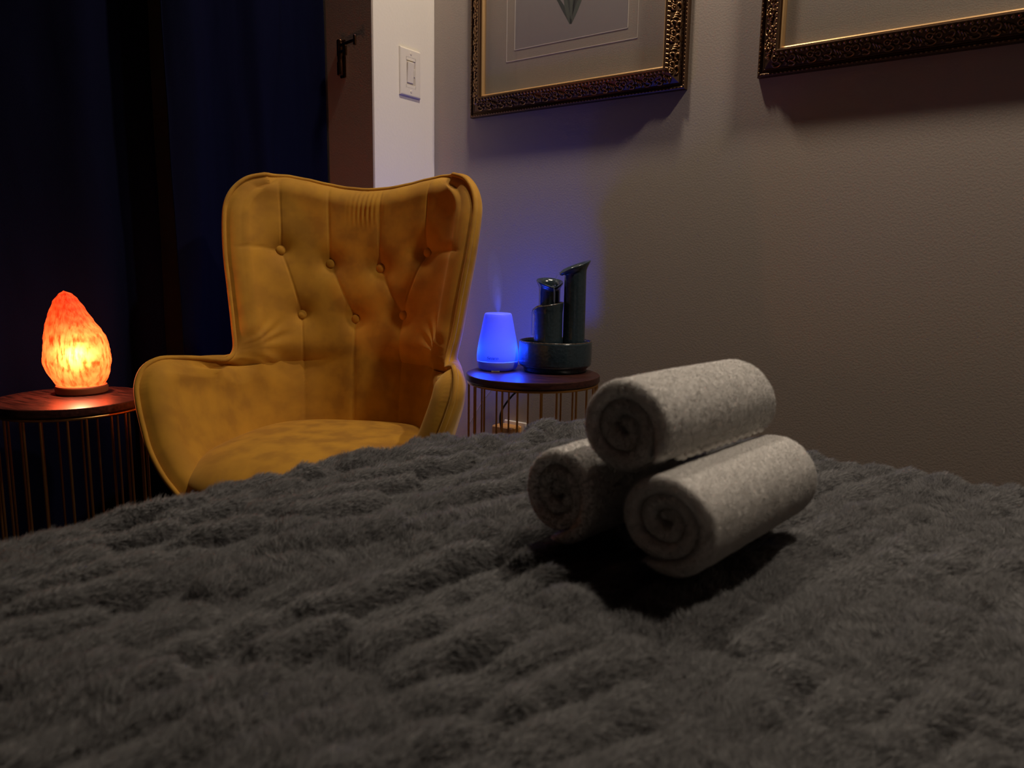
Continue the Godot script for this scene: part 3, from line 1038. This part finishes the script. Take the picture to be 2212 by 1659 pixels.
# ---------------------------------------------------------------- towels
func towel(label: String, near: Vector3, dir: Vector3, length: float, R: float, th: float, squash: float, turn: float, sd: int) -> void:
	var yaw := atan2(dir.x, dir.z)
	var o := thing("rolled_towel", label, "towel", near, yaw, "rolled white towels")
	# the cloth follows a spiral; its cross-section is a flat stadium as long as the roll
	var turns := (R - th * 0.6) / th
	turn -= TAU * turns      # turn is where the loose end lies
	var g := Geo.new()
	var path := []
	var steps := int(turns * 56)
	for k in steps + 1:
		var t := TAU * turns * k / steps
		var r := th * 0.25 + (R - th * 0.75) * k / steps
		r += 0.0012 * nz.get_noise_2d(t * 0.5, sd * 7.0)
		path.append(Vector2(cos(t + turn) * r * (1.0 + squash), sin(t + turn) * r * (1.0 - squash)))
	var sec := []
	var nl := 46
	var hh := th * 0.49
	for k in nl + 1:
		sec.append(Vector2(hh + (length - 2.0 * hh) * k / nl, 1.0))
	for k in range(1, 8):
		sec.append(Vector2(length - hh + hh * sin(PI * k / 8), cos(PI * k / 8)))
	for k in nl + 1:
		sec.append(Vector2(length - hh - (length - 2.0 * hh) * k / nl, -1.0))
	for k in range(1, 8):
		sec.append(Vector2(hh - hh * sin(PI * k / 8), -cos(PI * k / 8)))
	var ns := sec.size()
	for k in path.size():
		var d: Vector2 = (path[mini(k + 1, path.size() - 1)] - path[maxi(k - 1, 0)]).normalized()
		var nrm := Vector2(d.y, -d.x)
		var inner := 1.0 - float(k) / path.size()
		var slip := 0.010 * inner * inner + 0.004 * nz.get_noise_2d(k * 0.03, sd * 3.0)
		var taper := 1.0
		if k < 6:
			taper = sqrt(maxf(1.0 - pow(1.0 - k / 6.0, 2.0), 0.02))
		if k > path.size() - 9:
			taper = sqrt(maxf(1.0 - pow(1.0 - (path.size() - 1 - k) / 8.0, 2.0), 0.02))
		for s in ns:
			var c: Vector2 = sec[s]
			var z := c.x
			z = z + slip * (1.0 - 2.0 * z / length)
			var bulge := 1.0 + 0.018 * sin(PI * c.x / length) + 0.02 * nz.get_noise_2d(c.x * 9.0 + sd, k * 0.02)
			var p: Vector2 = path[k] * bulge + nrm * c.y * hh * taper
			g.pt(Vector3(p.x, p.y, z), Vector2(c.x * 10.0, k * 0.05))
	for k in path.size() - 1:
		for s in ns:
			var q := (s + 1) % ns
			g.quad(k * ns + s, k * ns + q, (k + 1) * ns + q, (k + 1) * ns + s)
	for e in [0, path.size() - 1]:
		var c := g.pt(Vector3(path[e].x, path[e].y, length / 2.0))
		for s in ns:
			if e == 0:
				g.tri(c, (s + 1) % ns, s)
			else:
				g.tri(c, e * ns + s, e * ns + (s + 1) % ns)
	g.outward()
	var body := part("cloth", smooth_mesh(g), M.terry, o)
	if sd == 3:      # the crimped hem along the loose end, showing between the towels
		var last_p: Vector2 = path[-1]
		var hem := []
		for k in 90:
			var z := lerpf(0.03, length - 0.012, k / 89.0)
			var wave := 0.0012 * sin(k * 0.85) + 0.0008 * nz.get_noise_1d(k * 0.4)
			hem.append(Vector3(last_p.x * 1.07, last_p.y * 1.07 + wave, z))
		part("hem", smooth_mesh(tube(hem, 0.0030, 8)), M.terry, o)
	# terry loops on the outside turn and on the ends
	var at := []
	var last := int(path.size() - 58)
	for k in range(0, g.i.size(), 3):
		var a := g.v[g.i[k]]
		var b := g.v[g.i[k + 1]]
		var c := g.v[g.i[k + 2]]
		var fn := (c - a).cross(b - a)
		var area := fn.length() / 2.0
		var mid := (a + b + c) / 3.0
		var shown := g.i[k] / ns >= last or mid.z < 0.014 or mid.z > length - 0.012
		if not shown or area < 1e-9:
			continue
		var want := area / 0.0000042
		while rng.randf() < want:
			want -= 1.0
			var u := rng.randf()
			var w := rng.randf() * (1.0 - u)
			var p := a + (b - a) * u + (c - a) * w
			var up := fn.normalized()
			var f := up.cross(Vector3(rng.randfn(), rng.randfn(), rng.randfn())).normalized()
			var s := clampf(1.0 + 0.15 * rng.randfn() + 0.45 * nz.get_noise_3d(p.x * 45.0, p.y * 45.0, p.z * 45.0), 0.5, 1.6)
			at.append(Transform3D(Basis(f, up * s, f.cross(up)), p - up * 0.0002))
	var mm := MultiMesh.new()
	mm.transform_format = MultiMesh.TRANSFORM_3D
	mm.mesh = fur_patch(0.0042, 18, 0.0017, 0.00034, Vector2(0.0, 0.0), 0.55, 2)
	mm.instance_count = at.size()
	for j in at.size():
		mm.set_instance_transform(j, at[j])
	stuff("terry_loops", mm, M.terry, o)

func towels() -> void:
	var d := Vector3(0.10, 0, -1).normalized()
	towel("rolled white towel lying on the fur, right of the pair below", Vector3(-0.231, 0.586, -0.513), d, 0.212, 0.0455, 0.0135, 0.03, PI * 1.62, 1)
	towel("rolled white towel lying on the fur, left of the pair below", Vector3(-0.337, 0.586, -0.522), d, 0.205, 0.0445, 0.0130, -0.02, PI * 1.5, 2)
	towel("rolled white towel resting on top of the two other towels", Vector3(-0.2795, 0.6500, -0.530), d, 0.207, 0.0470, 0.0155, 0.0, PI * 1.17, 3)

# ---------------------------------------------------------------- pictures
func mitred(prof: Array, w: float, h: float, side: int) -> Geo:
	# one rail of a frame: prof runs from the outer edge inwards as Vector2(across, out of the wall); origin at the middle of the bottom edge
	var g := Geo.new()
	var L := w if side % 2 == 0 else h
	var steps := 2
	for k in steps:
		for q in prof:
			var x: float = (-L / 2.0 + q.x) if k == 0 else (L / 2.0 - q.x)
			g.pt(Vector3(x, q.x, q.y), Vector2(x, q.x))
	var n := prof.size()
	for q in n - 1:
		g.quad(q, q + 1, n + q + 1, n + q)
	var t := Transform3D()
	match side:
		1: t = Transform3D(Basis(Vector3.BACK, PI / 2.0), Vector3(w / 2.0, h / 2.0, 0))
		2: t = Transform3D(Basis(Vector3.BACK, PI), Vector3(0, h, 0))
		3: t = Transform3D(Basis(Vector3.BACK, -PI / 2.0), Vector3(-w / 2.0, h / 2.0, 0))
	return Geo.new().add(g, t)

func arc(c: Vector2, r: float, a0: float, a1: float, shrink := 0.0, z := 0.0, n := 12) -> Array:
	var out := []
	for k in n + 1:
		var t := lerpf(a0, a1, float(k) / n)
		var rr := r * (1.0 - shrink * k / n)
		out.append(Vector3(c.x + rr * cos(t), c.y + rr * sin(t), z))
	return out

func scroll_motif() -> ArrayMesh:
	# one repeat of the carving, 64 mm long, 24 mm wide, lying in xy with its relief towards z
	var g := Geo.new()
	g.add(tube(arc(Vector2(-0.024, 0.0165), 0.0050, 0.5, TAU + 0.2, 0.0, 0.0012), 0.0019, 6))
	g.add(ball(Vector3(0.0023, 0.0023, 0.0023), 8, 6), Transform3D(Basis(), Vector3(-0.024, 0.0165, 0.0014)))
	g.add(tube(arc(Vector2(-0.010, 0.0155), 0.0048, PI * 0.9, -PI * 0.9, 0.25, 0.0010), 0.0019, 6))
	g.add(tube(spline([Vector3(-0.020, 0.012, 0.0012), Vector3(-0.014, 0.0065, 0.0016), Vector3(-0.020, 0.0022, 0.0012), Vector3(-0.028, 0.0028, 0.001), Vector3(-0.030, 0.008, 0.001)], 4), 0.0020, 6))
	g.add(tube(arc(Vector2(0.008, 0.0165), 0.0062, -PI * 0.7, PI * 0.85, 0.35, 0.0012), 0.0022, 6))
	g.add(tube(spline([Vector3(0.004, 0.0115, 0.001), Vector3(0.009, 0.0085, 0.002), Vector3(0.012, 0.0050, 0.0018), Vector3(0.008, 0.0018, 0.001), Vector3(0.000, 0.0030, 0.0008)], 4), 0.0024, 6))
	for k in 3:
		var x := 0.0185 + 0.0045 * k
		g.add(tube(spline([Vector3(x - 0.001, 0.019 - 0.002 * k, 0.0005), Vector3(x + 0.002, 0.013 - 0.002 * k, 0.0022), Vector3(x + 0.001, 0.0065 - 0.0012 * k, 0.0008)], 4), 0.0025, 6, false, 0.0010))
	g.add(tube(spline([Vector3(-0.006, 0.0090, 0.001), Vector3(-0.003, 0.0060, 0.0018), Vector3(-0.007, 0.0030, 0.001)], 4), 0.0021, 6, false, 0.0010))
	for q in [[-0.0285, 0.0055, 0.6], [-0.0175, 0.0190, -0.7], [-0.0025, 0.0195, 0.5], [0.0015, 0.0105, -0.9], [0.0165, 0.0060, 0.8], [0.0265, 0.0045, -0.4], [0.0300, 0.0125, 0.9]]:
		g.add(ball(Vector3(0.0022, 0.0042, 0.0018), 8, 6), Transform3D(Basis(Vector3.BACK, q[2]), Vector3(q[0], q[1], 0.0006)))
	return smooth_mesh(g)

var motif: ArrayMesh
var bead: ArrayMesh

func picture(at: Vector3, plant: bool, label: String) -> void:
	var o := thing("framed_picture", label, "picture frame", at, 0.0, "bronze framed pictures on the far wall")
	var w := 0.628
	var h := 0.80
	if motif == null:
		motif = scroll_motif()
		bead = smooth_mesh(ball(Vector3(0.0021, 0.0021, 0.0018), 8, 6))
	var outer := [Vector2(0, 0), Vector2(0, 0.010), Vector2(0.0008, 0.0125), Vector2(0.003, 0.0142), Vector2(0.0055, 0.0142), Vector2(0.0075, 0.0125), Vector2(0.0085, 0.0105), Vector2(0.0105, 0.0105), Vector2(0.012, 0.0128), Vector2(0.0145, 0.0134), Vector2(0.0155, 0.0130), Vector2(0.024, 0.0205), Vector2(0.034, 0.0275), Vector2(0.040, 0.0305), Vector2(0.0415, 0.0335), Vector2(0.0435, 0.0345), Vector2(0.0455, 0.0340), Vector2(0.0465, 0.0325), Vector2(0.0468, 0.024)]
	var slip := [Vector2(0.0466, 0.024), Vector2(0.0475, 0.0262), Vector2(0.0495, 0.0268), Vector2(0.0515, 0.0255), Vector2(0.0545, 0.0185), Vector2(0.0548, 0.012)]
	for s in 4:
		var rail := part("rail", crisp_mesh(mitred(outer, w, h, s), 25.0), M.frame, o)
		part("gilt_slip", crisp_mesh(mitred(slip, w, h, s), 25.0), M.frame_gold, rail)
		# carving on the sloping band, and beads along the outer edge
		var L := w if s % 2 == 0 else h
		var tilt := atan2(0.0175, 0.0245)
		var turn := Transform3D()
		match s:
			1: turn = Transform3D(Basis(Vector3.BACK, PI / 2.0), Vector3(w / 2.0, h / 2.0, 0))
			2: turn = Transform3D(Basis(Vector3.BACK, PI), Vector3(0, h, 0))
			3: turn = Transform3D(Basis(Vector3.BACK, -PI / 2.0), Vector3(-w / 2.0, h / 2.0, 0))
		var n := int((L - 0.075) / 0.064)
		var pitch := (L - 0.062) / n
		for k in n:
			var x := -L / 2.0 + 0.031 + pitch * (k + 0.5)
			part("carved_scroll", motif, M.carving, rail, turn * Transform3D(Basis(Vector3.RIGHT, tilt).scaled_local(Vector3(pitch / 0.064, 1.15, 1.5)), Vector3(x, 0.0150, 0.0132)))
		var rim := Geo.new()
		var nb := int((L - 0.012) / 0.0085)
		var dot := ball(Vector3(0.0026, 0.0017, 0.0016), 6, 4)
		for k in nb:
			rim.add(dot, turn * Transform3D(Basis(), Vector3(-L / 2.0 + 0.008 + (L - 0.016) * k / (nb - 1), 0.0042, 0.0143)))
		var scallop := Geo.new()
		var ns := int((L - 0.09) / 0.0098)
		var lobe := ball(Vector3(0.0041, 0.0048, 0.0030), 8, 6)
		for k in ns:
			scallop.add(lobe, turn * Transform3D(Basis(Vector3.RIGHT, tilt), Vector3(-L / 2.0 + 0.045 + (L - 0.09) * k / (ns - 1), 0.0392, 0.0305)))
		var edge := part("scalloped_edge", smooth_mesh(scallop), M.carving, rail)
		edge.set_meta("kind", "stuff")
		var strip := part("bead_strip", smooth_mesh(rim), M.carving, rail)
		strip.set_meta("kind", "stuff")
	# mat board, with two bevelled lines cut in it, and the print
	var iw := w - 0.106
	part("mat_board", crisp_mesh(block(Vector3(iw, h - 0.106, 0.003), 0.0004, Vector3(0, h / 2.0, 0.0125))), M.mat_board, o)
	part("backing_board", crisp_mesh(block(Vector3(w - 0.02, h - 0.02, 0.008), 0.0004, Vector3(0, h / 2.0, 0.0045))), M.base_wood, o)
	var inset := 0.0 if plant else 0.075
	var l1 := Vector2(0.190 - inset, 0.128 + inset)      # half width, margin from the bottom edge of the frame
	var l2 := Vector2(0.164 - inset, 0.154 + inset)
	for q in [[l1, 0.0013], [l2, 0.0016]]:
		var hw: float = q[0].x
		var y0: float = q[0].y
		var y1: float = h - y0 + 0.03
		var g := Geo.new()
		for seg in [[Vector2(-hw, y0), Vector2(hw, y0)], [Vector2(hw, y0), Vector2(hw, y1)], [Vector2(hw, y1), Vector2(-hw, y1)], [Vector2(-hw, y1), Vector2(-hw, y0)]]:
			var a: Vector2 = seg[0]
			var b: Vector2 = seg[1]
			var c := (a + b) / 2.0
			var size := Vector3(absf(a.x - b.x) + q[1], absf(a.y - b.y) + q[1], 0.0012)
			g.add(block(size, 0.0003, Vector3(c.x, c.y, 0.0143)))
		part("bevel_line", crisp_mesh(g), M.bevel, o)
	if true:
		part("print", crisp_mesh(block(Vector3(l2.x * 2 - 0.003, h - 2 * l2.y + 0.027, 0.0006), 0.0001, Vector3(0, h / 2.0 + 0.015, 0.0142))), M.print, o)
	if plant:
		# the printed plant, flat ink on the paper
		var root := Vector2(0.006, 0.190)
		var blades := [[-0.058, 0.085, -0.030, 0.055, 0.0075, 0], [-0.034, 0.21, -0.020, 0.05, 0.008, 1], [-0.020, 0.30, -0.010, 0.09, 0.008, 0], [0.000, 0.36, 0.002, 0.12, 0.007, 1], [0.022, 0.31, 0.012, 0.09, 0.009, 0], [0.050, 0.24, 0.018, 0.06, 0.010, 0], [0.075, 0.16, 0.026, 0.05, 0.008, 1]]
		for q in blades:
			var g := Geo.new()
			var tip := root + Vector2(q[0], q[1])
			var ctl := root + Vector2(q[2], q[3])
			var N := 22
			for k in N + 1:
				var t := float(k) / N
				var p := root.bezier_interpolate(root.lerp(ctl, 0.6), ctl, tip, t)
				var p2 := root.bezier_interpolate(root.lerp(ctl, 0.6), ctl, tip, minf(t + 0.02, 1.0))
				var d := (p2 - p).normalized() if t < 1.0 else Vector2.UP
				var wd: float = q[4] * (0.25 + 1.0 * sin(PI * clampf(t * 0.85 + 0.1, 0.0, 1.0))) * (1.0 - pow(t, 4.0)) * 0.5 + 0.0006
				var nn := Vector2(-d.y, d.x) * wd
				g.pt(Vector3(p.x - nn.x, p.y - nn.y, 0.01462 + 0.00002 * q[5]))
				g.pt(Vector3(p.x + nn.x, p.y + nn.y, 0.01462 + 0.00002 * q[5]))
			for k in N:
				g.quad(2 * k, 2 * k + 1, 2 * k + 3, 2 * k + 2)
			part("printed_leaf", smooth_mesh(g), M.leaf_pale if q[5] else M.leaf, o)
	part("glass_pane", crisp_mesh(block(Vector3(iw, h - 0.106, 0.0012), 0.0001, Vector3(0, h / 2.0, 0.0166))), M.glass, o)

# ---------------------------------------------------------------- small fittings
func wall_hook() -> void:
	var o := thing("wall_hook", "dark bronze swing-arm wall hook beside the navy curtain", "hook", Vector3(-1.614, 1.277, STUB_END + 0.004))
	part("back_plate", crisp_mesh(block(Vector3(0.022, 0.096, 0.006), 0.002, Vector3(0.0, 0.048, 0.003))), M.bronze, o)
	part("post", crisp_mesh(lathe([Vector2(0.0005, 0.004), Vector2(0.007, 0.004), Vector2(0.0085, 0.006), Vector2(0.0085, 0.036), Vector2(0.0072, 0.038), Vector2(0.0072, 0.052), Vector2(0.0085, 0.054), Vector2(0.0085, 0.092), Vector2(0.007, 0.094), Vector2(0.0005, 0.094)], 24)), M.bronze, o, Transform3D(Basis(), Vector3(0, 0, 0.013)))
	for a in [[Vector3(0.004, 0.080, 0.015), Vector3(0.075, 0.079, 0.028), 0.024], [Vector3(0.004, 0.062, 0.017), Vector3(0.041, 0.058, 0.030), 0.024]]:
		var arm := part("arm", crisp_mesh(tube([a[0], a[1]], 0.0042, 10)), M.bronze, o)
		var c: Vector3 = a[1]
		var hh: float = a[2]
		part("pin", crisp_mesh(lathe([Vector2(0.0005, -hh * 0.5), Vector2(0.0036, -hh * 0.5), Vector2(0.0043, -hh * 0.45), Vector2(0.0043, hh * 0.45), Vector2(0.0036, hh * 0.5), Vector2(0.0005, hh * 0.5)], 20)), M.bronze, arm, Transform3D(Basis(), c))

func light_switch() -> void:
	var o := thing("light_switch", "white rocker light switch on the cream wall corner", "light switch", Vector3(STUB_X, 1.303, -1.549), PI / 2.0)
	# a plate with a rectangular opening: four chamfered bars meeting flush
	var w := 0.080
	var h := 0.124
	var prof := [Vector2(0, 0), Vector2(0, 0.003), Vector2(0.002, 0.0055), Vector2(0.005, 0.0066), Vector2(0.0225, 0.0066), Vector2(0.0228, 0.004)]
	var g := Geo.new()
	for s in 4:
		var pr := prof.duplicate()
		var q := mitred(pr, w, h, s)
		g.add(q)
	# close the plate above and below the rocker, which is narrower than the mitred hole is tall
	for sy in [-1, 1]:
		g.add(block(Vector3(0.037, 0.0085, 0.0066), 0.0002, Vector3(0, h / 2.0 + sy * (h / 2.0 - 0.0262), 0.0033)))
	part("cover_plate", crisp_mesh(g, 25.0), M.white, o, Transform3D(Basis(), Vector3(0, -h / 2.0, 0)))
	part("rocker_frame", crisp_mesh(block(Vector3(0.036, 0.064, 0.005), 0.0006, Vector3(0, 0, 0.0028))), M.grey_white, o)
	var rocker := Geo.new().add(block(Vector3(0.024, 0.054, 0.005), 0.0012), Transform3D(Basis(Vector3.RIGHT, 0.075), Vector3(-0.003, 0.0, 0.0068)))
	part("rocker", crisp_mesh(rocker), M.white, o)
	part("dimmer_slider", crisp_mesh(block(Vector3(0.003, 0.022, 0.004), 0.0008, Vector3(0.0135, 0.002, 0.0058))), M.white, o)
	for sy in [-1, 1]:
		var screw := part("screw", crisp_mesh(lathe([Vector2(0.0005, 0.0), Vector2(0.0036, 0.0), Vector2(0.0032, 0.0009), Vector2(0.0005, 0.0012)], 18)), M.white, o, Transform3D(Basis(Vector3.RIGHT, PI / 2.0), Vector3(0, sy * 0.049, 0.0066)))
		part("slot", crisp_mesh(block(Vector3(0.0056, 0.0003, 0.0009), 0.0001, Vector3(0, 0.00115, 0))), M.grey_white, screw)

func outlet() -> void:
	var o := thing("wall_outlet", "white wall outlet low behind the side table", "outlet", Vector3(-1.196, 0.295, WALL_Z))
	part("cover_plate", crisp_mesh(block(Vector3(0.076, 0.122, 0.006), 0.002, Vector3(0, 0, 0.003))), M.white, o)
	for sy in [-1, 1]:
		part("socket", crisp_mesh(block(Vector3(0.034, 0.028, 0.003), 0.001, Vector3(0, sy * 0.022, 0.0065))), M.grey_white, o)
	var a := thing("plug_adapter", "tan box-shaped plug adapter on the wall outlet below the fountain", "adapter", Vector3(-1.205, 0.305, WALL_Z + 0.008))
	part("body", crisp_mesh(block(Vector3(0.072, 0.072, 0.046), 0.003, Vector3(0, 0.006, 0.023))), M.tan, a)
	part("seam", crisp_mesh(block(Vector3(0.0726, 0.0726, 0.0014), 0.0002, Vector3(0, 0.006, 0.014))), M.base_wood, a)
	var c := thing("power_cord", "black cord hanging from the fountain to the plug adapter", "cord", Vector3(-1.10, 0.52, -1.565))
	var off := Vector3(-1.10, 0.52, -1.565)
	var run := [Vector3(-1.075, 0.585, -1.592), Vector3(-1.085, 0.545, -1.60), Vector3(-1.11, 0.49, -1.598), Vector3(-1.165, 0.44, -1.588), Vector3(-1.195, 0.39, -1.578), Vector3(-1.190, 0.345, -1.575), Vector3(-1.180, 0.31, -1.582)]
	for k in run.size():
		run[k] -= off
	part("cable", smooth_mesh(tube(spline(run, 8), 0.0029, 8)), M.black, c)
	part("plug", crisp_mesh(block(Vector3(0.024, 0.030, 0.016), 0.004, Vector3(-0.080, -0.220, -0.021))), M.black, c)
	var w := thing("thin_cable", "thin grey cable slanting behind the side table legs", "cable", Vector3(-1.30, 0.40, -1.642))
	var r2 := [Vector3(0.075, 0.10, 0.02), Vector3(0.04, 0.055, 0.006), Vector3(-0.01, 0.0, 0.0), Vector3(-0.06, -0.075, 0.0)]
	part("cable", smooth_mesh(tube(spline(r2, 6), 0.0014, 6)), M.grey_white, w)
